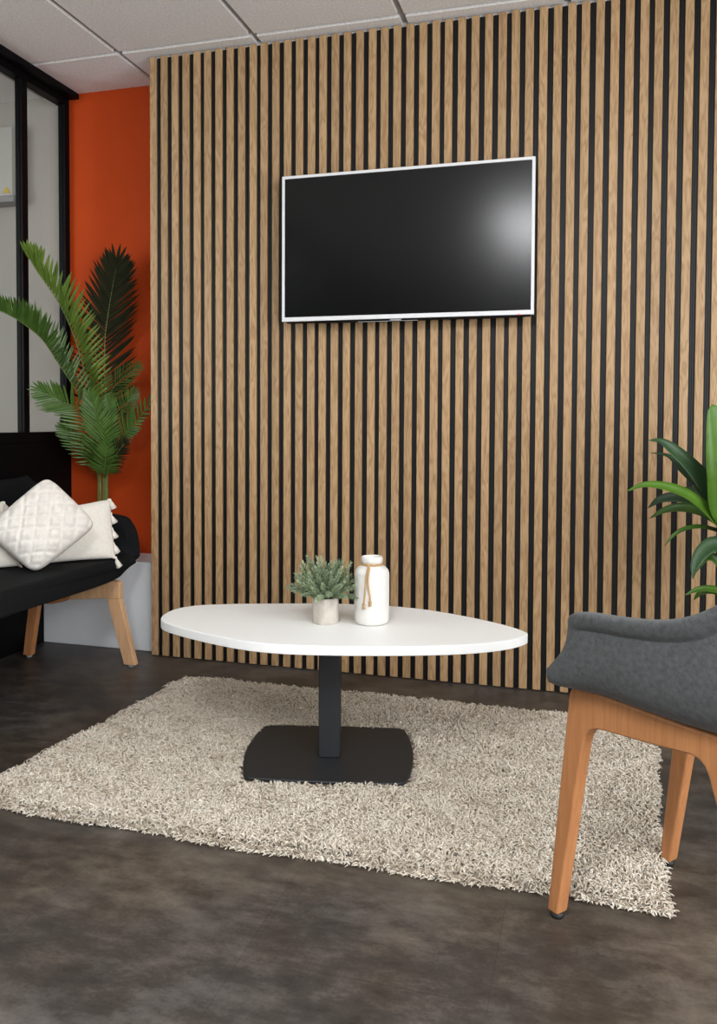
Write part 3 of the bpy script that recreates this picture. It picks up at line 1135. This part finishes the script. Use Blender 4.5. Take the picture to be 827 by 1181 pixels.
for yc in (-0.164, SY * 2 + 0.164):
    y0 = yc - 0.014
    e = (0, 0.028, 0)
    P3 = lambda pts: [(x, y0, z) for x, z in pts]
    mb = MB()
    mb.prism(P3([(0.027, 0.010), (-0.043, 0.277), (-0.103, 0.275), (-0.024, 0.010)]), e)
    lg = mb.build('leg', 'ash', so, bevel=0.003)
    g = MB()
    g.lathe([(0.0, 0.0), (0.012, 0.0), (0.013, 0.010), (0.0, 0.011)], (0.002, yc, 0), 16)
    g.build('foot_glide', 'grey_bit', lg, smooth=True)
    mb = MB()
    mb.prism(P3([(-0.043, 0.277), (-0.044, 0.340), (-0.055, 0.348), (-0.10, 0.348), (-0.275, 0.333), (-0.275, 0.259), (-0.103, 0.2755)]), e)
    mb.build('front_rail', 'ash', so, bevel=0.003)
    mb = MB()
    mb.prism([(-0.275, y0 + 0.002, 0.333), (-0.275, y0 + 0.002, 0.262), (-0.315, y0 + 0.002, 0.246), (-0.37, y0 + 0.002, 0.234), (-0.43, y0 + 0.002, 0.232), (-0.48, y0 + 0.002, 0.236), (-0.475, y0 + 0.002, 0.320)], (0, 0.024, 0))
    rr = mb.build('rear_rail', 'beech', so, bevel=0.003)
    mb = MB()
    mb.prism(P3([(-0.466, 0.010), (-0.428, 0.234), (-0.474, 0.236), (-0.506, 0.010)]), e)
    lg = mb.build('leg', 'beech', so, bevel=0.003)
    g = MB()
    g.lathe([(0.0, 0.0), (0.012, 0.0), (0.013, 0.010), (0.0, 0.011)], (-0.484, yc, 0), 16)
    g.build('foot_glide', 'grey_bit', lg, smooth=True)

# ------------------------------------------------------------------ cushions on the sofa


def cushion(name, label, Q, thick, mat, tuft=False, puff=2.6, pinch=0.05, rnd=0.03):
    """Q: four corners bottom-left.. counter-clockwise seen from the front"""
    Q = [np.array(q, float) for q in Q]
    nrm = unit(np.cross(Q[1] - Q[0], Q[3] - Q[0]))
    cen = sum(Q) / 4
    n = 64
    V, idx = [], {}
    F = []
    fronts = []
    for side in (1, -1):
        grid = []
        for i in range(n + 1):
            row = []
            for j in range(n + 1):
                u_, v_ = i / n, j / n
                p = (1 - u_) * (1 - v_) * Q[0] + u_ * (1 - v_) * Q[1] + u_ * v_ * Q[2] + (1 - u_) * v_ * Q[3]
                a, b = 2 * u_ - 1, 2 * v_ - 1
                # sides drawn in between the corners
                p = p + (cen - p) * pinch * ((1 - a * a) * b ** 2 + (1 - b * b) * a ** 2)
                p = p + (cen - p) * rnd * (a * a * b * b) ** 3
                h = (max(0, 1 - abs(a) ** puff) * max(0, 1 - abs(b) ** puff)) ** 0.5
                d = thick / 2 * h
                if tuft and side == 1:
                    k1, k2 = (a + b) * 4.2, (a - b) * 4.2
                    fr = lambda x: abs((x % 1.0) - 0.5) * 2
                    d += 0.012 * h * (min(fr(k1 / 2), fr(k2 / 2), 0.45) - 0.3) * 2.0
                    d += 0.0025 * h * math.sin(a * 31) * math.sin(b * 31) * min(1, 3 * min(fr(k1 / 2), fr(k2 / 2)))
                d += 0.003 * h * math.sin(a * 5 + b * 3 + thick * 90) + 0.002 * h * math.sin(b * 9 - a * 4)
                border = i in (0, n) or j in (0, n)
                key = (i, j)
                if side == -1 and border:
                    row.append(idx[key])
                    continue
                row.append(len(V))
                if border:
                    idx[key] = len(V)
                V.append(p + nrm * d * side)
            grid.append(row)
        for i in range(n):
            for j in range(n):
                f = (grid[i][j], grid[i + 1][j], grid[i + 1][j + 1], grid[i][j + 1])
                F.append(f if side == 1 else f[::-1])
    base = min(Q, key=lambda q: q[2])
    root = thing(name, label, 'cushion', tuple(base))
    mk('cover', V, F, mat, root, smooth=True)
    return root, Q, nrm


cushion('cushion', 'cream diamond tufted cushion standing on its corner at the front of the sofa',
        [(-0.146, -0.568, 0.440), (-0.010, -0.376, 0.605), (-0.188, -0.436, 0.792), (-0.318, -0.622, 0.606)], 0.125, 'cream_tuft', tuft=True, puff=3.2, pinch=-0.01, rnd=0.10)
SQ = 0.05


def tassels(root, Q, a, b, nrm, cnt):
    for k in range(cnt):
        t = (k + 0.02) / (cnt - 1) if cnt > 1 else 0.5
        t = min(0.985, max(0.015, t))
        out = unit((Q[a] + Q[b]) / 2 - sum(Q) / 4)
        p = Q[a] + (Q[b] - Q[a]) * t - out * (0.006 + 0.010 * 4 * t * (1 - t) * 0.35)
        d = unit(out * 0.35 + np.array([0, 0, -0.95]))
        mb = MB()
        mb.tube([p - out * 0.006, p + out * 0.004, p + out * 0.004 + d * 0.008, p + d * 0.018 + out * 0.003, p + d * 0.040 + out * 0.004], [0.003, 0.0055, 0.004, 0.009, 0.0135], 9)
        s = rng.normal(0, 0.0008, (len(mb.V), 3))
        mb.V = [tuple(np.array(v) + q) for v, q in zip(mb.V, s)]
        mb.build('tassel', 'cream', root, smooth=True)


r2, Q2, n2 = cushion('cushion', 'cream oblong tasselled cushion leaning at the far arm end, behind the tufted one',
                     [(-0.225, -0.425, 0.452), (-0.022, -0.232, 0.452), (-0.089, -0.166, 0.683), (-0.268, -0.362, 0.648)], 0.085, 'cream', pinch=0.035)
tassels(r2, Q2, 2, 1, n2, 5)
r3, Q3, n3 = cushion('cushion', 'cream tasselled cushion at the left picture edge, half hidden behind the tufted one',
                     [(-0.432, -0.732, 0.452), (-0.262, -0.490, 0.452), (-0.365, -0.456, 0.690), (-0.532, -0.683, 0.690)], 0.085, 'cream', pinch=0.035)
tassels(r3, Q3, 2, 1, n3, 5)

# ------------------------------------------------------------------ palm on the ledge
pb = np.array([-0.325, 0.165, 0.388])
pa = thing('potted_palm', 'tall green palm plant in front of the orange wall behind the sofa', 'plant', tuple(pb))
mb = MB()
mb.lathe([(0.0, 0.0), (0.062, 0.0), (0.066, 0.004), (0.085, 0.13), (0.087, 0.14), (0.083, 0.14), (0.079, 0.125), (0.0, 0.125)], pb, 36)
mb.build('pot', 'planter', pa, smooth=True)
mb = MB()
mb.lathe([(0.0, 0.130), (0.04, 0.129), (0.0795, 0.126)], pb, 24)
mb.build('soil', 'soil', pa, smooth=True)


def cvec(r, u, d):
    """direction given as right / up / towards the viewer as one stands before the plant"""
    return RT * r + UP * u - FW * d


def leaflet(mb, p, d, nrm, ln, w, r, droop=0.12, segs=5):
    d, nrm = unit(d), unit(nrm)
    s = unit(np.cross(d, nrm))
    V = []
    for k in range(segs + 1):
        t = k / segs
        ww = w * (0.35 + 1.0 * t) * (1 - t) ** 0.75 * 1.55 if t < 1 else 0.0
        q = p + d * ln * t + np.array([0, 0, -droop * ln * t * t])
        V += [q + s * ww / 2 + nrm * ww * 0.22, q, q - s * ww / 2 + nrm * ww * 0.22]
    F = []
    for k in range(segs):
        a = k * 3
        F += [(a, a + 1, a + 4, a + 3), (a + 1, a + 2, a + 5, a + 4)]
    mb.add(V, F, r)


def frond(path, sideA, sideB, mat, ln, start=0.25, cnt=30, w=0.010, fold=0.6, lenB=1.0, droop=0.1, tone=0.5):
    """path: (px, py, depth Y) along the midrib, base first"""
    P = catmull([at(*q) for q in path], 40)
    rib = MB()
    rib.tube(P, np.linspace(0.0035, 0.0012, 40), 6)
    lf = MB()
    A_, B_ = unit(cvec(*sideA)), unit(cvec(*sideB))
    for k in range(cnt):
        f = start + (1 - start) * k / (cnt - 1)
        x = f * 39
        i = min(int(x), 38)
        p = P[i] + (P[i + 1] - P[i]) * (x - i)
        t = unit(P[min(i + 2, 39)] - P[max(i - 1, 0)])
        g = (k / (cnt - 1))
        prof = (0.60 + 0.40 * math.sin(PI * min(1, g * 0.78 + 0.15))) * (1.0 - 0.30 * g ** 3)
        for S, sc in ((A_, 1.0), (B_, lenB)):
            S2 = S - t * (S @ t)
            if np.linalg.norm(S2) < 0.05:
                continue
            S2 = unit(S2)
            ca = fold + 0.40 * g
            d = t * ca + S2 * (1.05 - 0.45 * g) + cvec(random.uniform(-0.08, 0.08), random.uniform(-0.06, 0.06), random.uniform(-0.1, 0.1))
            nr = np.cross(t, S2)
            leaflet(lf, p, d, nr, ln * sc * prof * random.uniform(0.9, 1.08), w * random.uniform(0.85, 1.15), min(1, max(0, tone + random.uniform(-0.3, 0.3))), droop)
    tg = unit(P[-1] - P[-4])
    for q in (-0.35, 0.0, 0.35):
        leaflet(lf, P[-1], tg + A_ * max(0, q) + B_ * max(0, -q), np.cross(tg, A_), ln * 0.55, w, tone, droop)
    o = lf.build('frond', mat, pa, attr='rnd')
    rib.build('midrib', 'palm_stem', o, smooth=True)
    return o


STEM = lambda dx=0: [(119 + dx * 0.4, 640, 0.165), (119 + dx, 590, 0.165), (119 + dx, 552, 0.16)]
# dark upright frond near the orange wall
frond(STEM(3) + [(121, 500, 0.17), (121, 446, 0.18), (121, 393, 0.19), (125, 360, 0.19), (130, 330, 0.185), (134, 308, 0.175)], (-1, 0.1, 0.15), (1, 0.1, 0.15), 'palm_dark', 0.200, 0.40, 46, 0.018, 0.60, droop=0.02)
# bright frond arching to the upper left
frond(STEM(-4) + [(112, 490, 0.12), (101, 443, 0.08), (88, 396, 0.02), (70, 353, -0.05), (45, 316, -0.12), (35, 299, -0.15)], (0.85, 0.4, -0.35), (0.6, 0.25, 0.75), 'palm_lime', 0.155, 0.38, 46, 0.017, 0.45, droop=0.02, tone=0.6)
# frond arching to the far left
frond(STEM(-6) + [(105, 485, 0.08), (85, 446, 0.0), (66, 417, -0.08), (50, 393, -0.16), (32, 377, -0.24), (14, 365, -0.33), (-14, 352, -0.45)], (0.35, 0.9, -0.3), (0.1, 0.6, 0.8), 'palm', 0.140, 0.38, 46, 0.016, 0.42, droop=0.03, tone=0.5)
# left middle frond reaching forward
frond(STEM(-3) + [(111, 525, 0.12), (104, 499, 0.07), (90, 473, 0.0), (69, 462, -0.08), (51, 453, -0.13)], (-0.8, -0.45, 0.2), (0.5, 0.75, 0.2), 'palm', 0.130, 0.42, 26, 0.014, 0.5, droop=0.02, tone=0.6)
# right frond
frond(STEM(4) + [(126, 532, 0.14), (134, 514, 0.12), (144, 500, 0.10), (155, 489, 0.09), (175, 464, 0.07)], (-0.65, 0.7, 0.2), (0.6, -0.6, 0.1), 'palm', 0.115, 0.42, 24, 0.013, 0.5, 0.55, droop=0.02, tone=0.45)
# thin upper right frond
frond(STEM(2) + [(122, 500, 0.15), (121, 472, 0.15), (127, 454, 0.14), (140, 437, 0.12), (156, 425, 0.10)], (-0.5, 0.8, 0.1), (0.75, -0.35, 0.2), 'palm', 0.10, 0.55, 18, 0.008, 0.8, droop=0.0, tone=0.4)
frond(STEM(5) + [(127, 520, 0.13), (135, 490, 0.11), (144, 470, 0.09), (153, 455, 0.07)], (-0.7, 0.6, 0.2), (0.8, 0.0, 0.2), 'palm', 0.095, 0.5, 20, 0.008, 0.8, droop=0.0, tone=0.35)
# central fronds leaning to the viewer
frond(STEM(0) + [(117, 530, 0.10), (115, 505, 0.05), (111, 482, 0.01), (106, 462, -0.02)], (-0.9, 0.3, 0.25), (0.95, 0.3, 0.2), 'palm', 0.120, 0.38, 26, 0.014, 0.75, droop=0.02, tone=0.65)
frond(STEM(1) + [(120, 535, 0.11), (122, 512, 0.07), (124, 490, 0.04), (126, 468, 0.03)], (-0.95, 0.3, 0.3), (0.95, 0.3, 0.2), 'palm', 0.105, 0.40, 22, 0.013, 0.8, droop=0.02, tone=0.5)
# low fronds
frond(STEM(-4) + [(108, 535, 0.12), (95, 518, 0.08), (84, 505, 0.05), (74, 495, 0.02)], (-0.6, -0.6, 0.1), (0.5, 0.8, 0.1), 'palm', 0.085, 0.50, 14, 0.012, 0.6, droop=0.0, tone=0.4)
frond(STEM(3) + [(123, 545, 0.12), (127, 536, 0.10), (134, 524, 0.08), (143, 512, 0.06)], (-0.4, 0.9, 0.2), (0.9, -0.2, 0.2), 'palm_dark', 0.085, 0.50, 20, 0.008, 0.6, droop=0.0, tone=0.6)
frond(STEM(2) + [(120, 547, 0.11), (121, 538, 0.08), (122, 527, 0.05), (123, 515, 0.03)], (-1, 0.1, 0.3), (1, 0.15, 0.3), 'palm', 0.090, 0.50, 18, 0.009, 0.5, droop=0.02, tone=0.7)

# ------------------------------------------------------------------ broad-leaved plant at the right edge
gb = np.array([2.27, -0.42, 0.0])
dr = thing('broadleaf_plant', 'green broad leaved plant reaching in from the right edge before the slatted wall', 'plant', tuple(gb))
mb = MB()
mb.lathe([(0.0, 0.0), (0.105, 0.0), (0.11, 0.005), (0.135, 0.255), (0.137, 0.27), (0.131, 0.27), (0.126, 0.25), (0.0, 0.25)], gb, 40)
mb.build('pot', 'planter', dr, smooth=True)
mb = MB()
mb.lathe([(0.0, 0.256), (0.06, 0.255), (0.127, 0.251)], gb, 24)
mb.build('soil', 'soil', dr, smooth=True)
mb = MB()
mb.tube(catmull([gb + np.array([0, 0, 0.24]), gb + np.array([-0.01, 0.01, 0.45]), gb + np.array([0.0, 0.0, 0.80])], 16), np.linspace(0.012, 0.007, 16), 10)
mb.build('stem', 'palm_stem', dr, smooth=True)


def blade(path, width, mat, nrm, tone=0.5, fold=0.25, profile=None):
    P = catmull([at(*q) if len(q) == 3 and q[0] > 20 else np.array(q) for q in path], 28)
    prof = profile or (lambda t: math.sin(PI * min(1, t ** 0.8 * 0.86 + 0.14)) ** 0.8)
    V = []
    nv = unit(cvec(*nrm))
    for i, p in enumerate(P):
        t = i / 27
        tg = unit(P[min(i + 1, 27)] - P[max(i - 1, 0)])
        s = unit(np.cross(tg, nv))
        n2_ = np.cross(s, tg)
        w = width * prof(t) if i < 27 else 0.0006
        V += [p + s * w / 2 + n2_ * w * fold, p + s * w / 4 + n2_ * w * fold * 0.3, p, p - s * w / 4 + n2_ * w * fold * 0.3, p - s * w / 2 + n2_ * w * fold]
    F = [(i * 5 + j, i * 5 + j + 1, (i + 1) * 5 + j + 1, (i + 1) * 5 + j) for i in range(27) for j in range(4)]
    m = MB()
    m.add(V, F, tone)
    return m.build('leaf', mat, dr, attr='rnd', smooth=True, solid=0.0008)


c1 = gb + np.array([0.0, 0.0, 0.62])
c2 = gb + np.array([0.0, 0.0, 0.72])
c3 = gb + np.array([0.0, 0.0, 0.52])
dkt = lambda t: math.sin(PI * min(1, t * 0.9 + 0.1)) ** 0.9
blade([c2, (842, 590, -0.46), (838, 545, -0.50), (832, 505, -0.52), (821, 466, -0.53)], 0.135, 'drac', (0.05, 0.1, 1), 0.75, 0.10, lambda t: math.sin(PI * min(1, t ** 1.2 * 0.82 + 0.16)) ** 0.7)
blade([c2, (838, 600, -0.44), (818, 566, -0.46), (798, 541, -0.48), (777, 521, -0.50), (762, 510, -0.51), (748, 508, -0.52)], 0.058, 'drac_dark', (-0.5, 0.75, 0.6), 0.75, 0.2)
blade([c2, (838, 605, -0.40), (815, 572, -0.40), (790, 545, -0.40), (772, 527, -0.39), (750, 522, -0.38)], 0.034, 'drac_dark', (-0.5, 0.8, 0.3), 0.9, 0.2)
blade([c1, (842, 618, -0.46), (815, 590, -0.49), (790, 571, -0.52), (765, 562, -0.54), (742, 560, -0.56), (722, 567, -0.57)], 0.046, 'drac', (-0.1, 0.75, 0.75), 0.8, 0.2)
blade([c1, (842, 612, -0.38), (815, 593, -0.36), (790, 586, -0.34), (768, 588, -0.33), (749, 598, -0.32)], 0.042, 'drac', (0.1, 0.5, 0.9), 0.25, 0.15)
blade([c1, (842, 605, -0.33), (815, 582, -0.30), (785, 574, -0.28), (762, 576, -0.27), (747, 586, -0.26)], 0.050, 'drac_dark', (0.1, 0.5, 0.9), 0.3, 0.15)
blade([c1, (842, 600, -0.36), (820, 575, -0.33), (800, 566, -0.31), (780, 563, -0.30)], 0.048, 'drac_dark', (0.0, 0.6, 0.8), 0.45, 0.1)
blade([c3, (845, 625, -0.42), (820, 611, -0.44), (797, 609, -0.46), (779, 616, -0.48), (766, 630, -0.49)], 0.022, 'drac', (0.2, 0.8, 0.5), 0.2, 0.25)
blade([c3, (845, 640, -0.44), (826, 629, -0.47), (811, 637, -0.50), (802, 652, -0.52), (799, 668, -0.53)], 0.052, 'drac_dark', (-0.45, 0.35, 0.8), 0.9, 0.2)
blade([c3, (845, 668, -0.42), (826, 646, -0.44), (815, 643, -0.44), (805, 654, -0.44), (800, 664, -0.45)], 0.030, 'drac', (-0.3, 0.5, 0.8), 0.3, 0.2)
blade([c3 - np.array([0, 0, 0.04]), (845, 690, -0.40), (825, 681, -0.42), (806, 680, -0.44), (789, 687, -0.45)], 0.030, 'drac', (0.1, 0.7, 0.7), 0.4, 0.2)
blade([c3 - np.array([0, 0, 0.04]), (845, 690, -0.36), (822, 682, -0.34), (808, 684, -0.33), (800, 692, -0.32)], 0.030, 'drac', (0.1, 0.6, 0.8), 0.25, 0.2)
blade([c2, (870, 590, -0.35), (885, 540, -0.3), (905, 510, -0.25)], 0.06, 'drac', (0.3, 0.2, 0.9), 0.5, 0.15)
blade([c1, (880, 610, -0.45), (910, 590, -0.5), (940, 600, -0.55)], 0.05, 'drac', (0.2, 0.8, 0.5), 0.5, 0.15)

# ------------------------------------------------------------------ lamps and daylight


def emit(name, col, strength):
    m, nt, b = new_mat(name)
    b.inputs['Base Color'].default_value = (0.8, 0.8, 0.8, 1)
    b.inputs['Emission Color'].default_value = (*col, 1)
    b.inputs['Emission Strength'].default_value = strength
    return m


MAT['lamp'] = emit('lamp_diffuser', (0.97, 0.985, 1.0), 40.0)
MAT['lamp_side_fill'] = emit('side_fill_diffuser', (1.0, 0.945, 0.87), 9.0)  # glow of the panels added in the neighbouring room
LBL = {(2, 5): 'square ceiling panel light over the seating, the one nearer the slatted wall', (2, 6): 'square ceiling panel light over the seating, the one nearer the front wall',
       (-3, 2): 'square ceiling panel light added to fill the room behind the partition, nearer the back wall', (-3, 5): 'square ceiling panel light added to fill the room behind the partition, nearer the front'}
for (i, j) in sorted(panels):
    x0, x1 = TX0 + TS * i + 0.004, TX0 + TS * (i + 1) - 0.004
    y1, y0 = TY0 - TS * j - 0.004, TY0 - TS * (j + 1) + 0.004
    lp = thing('ceiling_light', LBL[(i, j)], 'lamp', ((x0 + x1) / 2, (y0 + y1) / 2, H), 'recessed ceiling panel lights')
    V, F = frame_mesh(x0, x1, y0, y1, 0.018, 0.018, 0.018, 0.018, H - 0.004, H + 0.0085)
    mk('frame', [(a, c, b) for a, b, c in V], F, 'white_paint', lp)
    mb = MB()
    mb.box((x0 + 0.016, y0 + 0.016, H - 0.001), (x1 - 0.016, y1 - 0.016, H + 0.004))
    mb.build('diffuser', 'lamp' if i > 0 else 'lamp_side_fill', lp)


def area(name, loc, rot, sx_, sy_, power, col):
    l = bpy.data.lights.new(name, 'AREA')
    l.shape = 'RECTANGLE'
    l.size, l.size_y = sx_, sy_
    l.energy = power
    l.color = col
    o = bpy.data.objects.new(name, l)
    COL.objects.link(o)
    o.location = loc
    o.rotation_euler = rot
    return o


# daylight through the window in the right wall
area('side_window_daylight', (XR - 0.02, (VY0 + VY1) / 2, (VZ0 + VZ1) / 2), (0, math.radians(90), 0), VZ1 - VZ0 - 0.1, VY1 - VY0 - 0.1, 185.0, (0.96, 0.98, 1.0))
# fill light at an added window of the neighbouring room, crossing its glass partition
area('far_window_fill', (SX + 0.02, -3.6, 1.45), (0, math.radians(-90), 0), 1.7, 3.2, 125.0, (0.98, 0.99, 1.0))

w = bpy.data.worlds.new('world')
scene.world = w
w.use_nodes = True
bg = w.node_tree.nodes['Background']
bg.inputs[0].default_value = (0.75, 0.85, 1.0, 1)
bg.inputs[1].default_value = 0.4

# ------------------------------------------------------------------ view
scene.view_settings.view_transform = 'Standard'
scene.view_settings.look = 'None'
scene.view_settings.exposure = 0.0
scene.view_settings.gamma = 1.0
scene.view_settings.use_curve_mapping = False
scene.cycles.use_denoising = True
scene.cycles.max_bounces = 8
scene.cycles.diffuse_bounces = 5
scene.cycles.caustics_reflective = False
scene.cycles.caustics_refractive = False
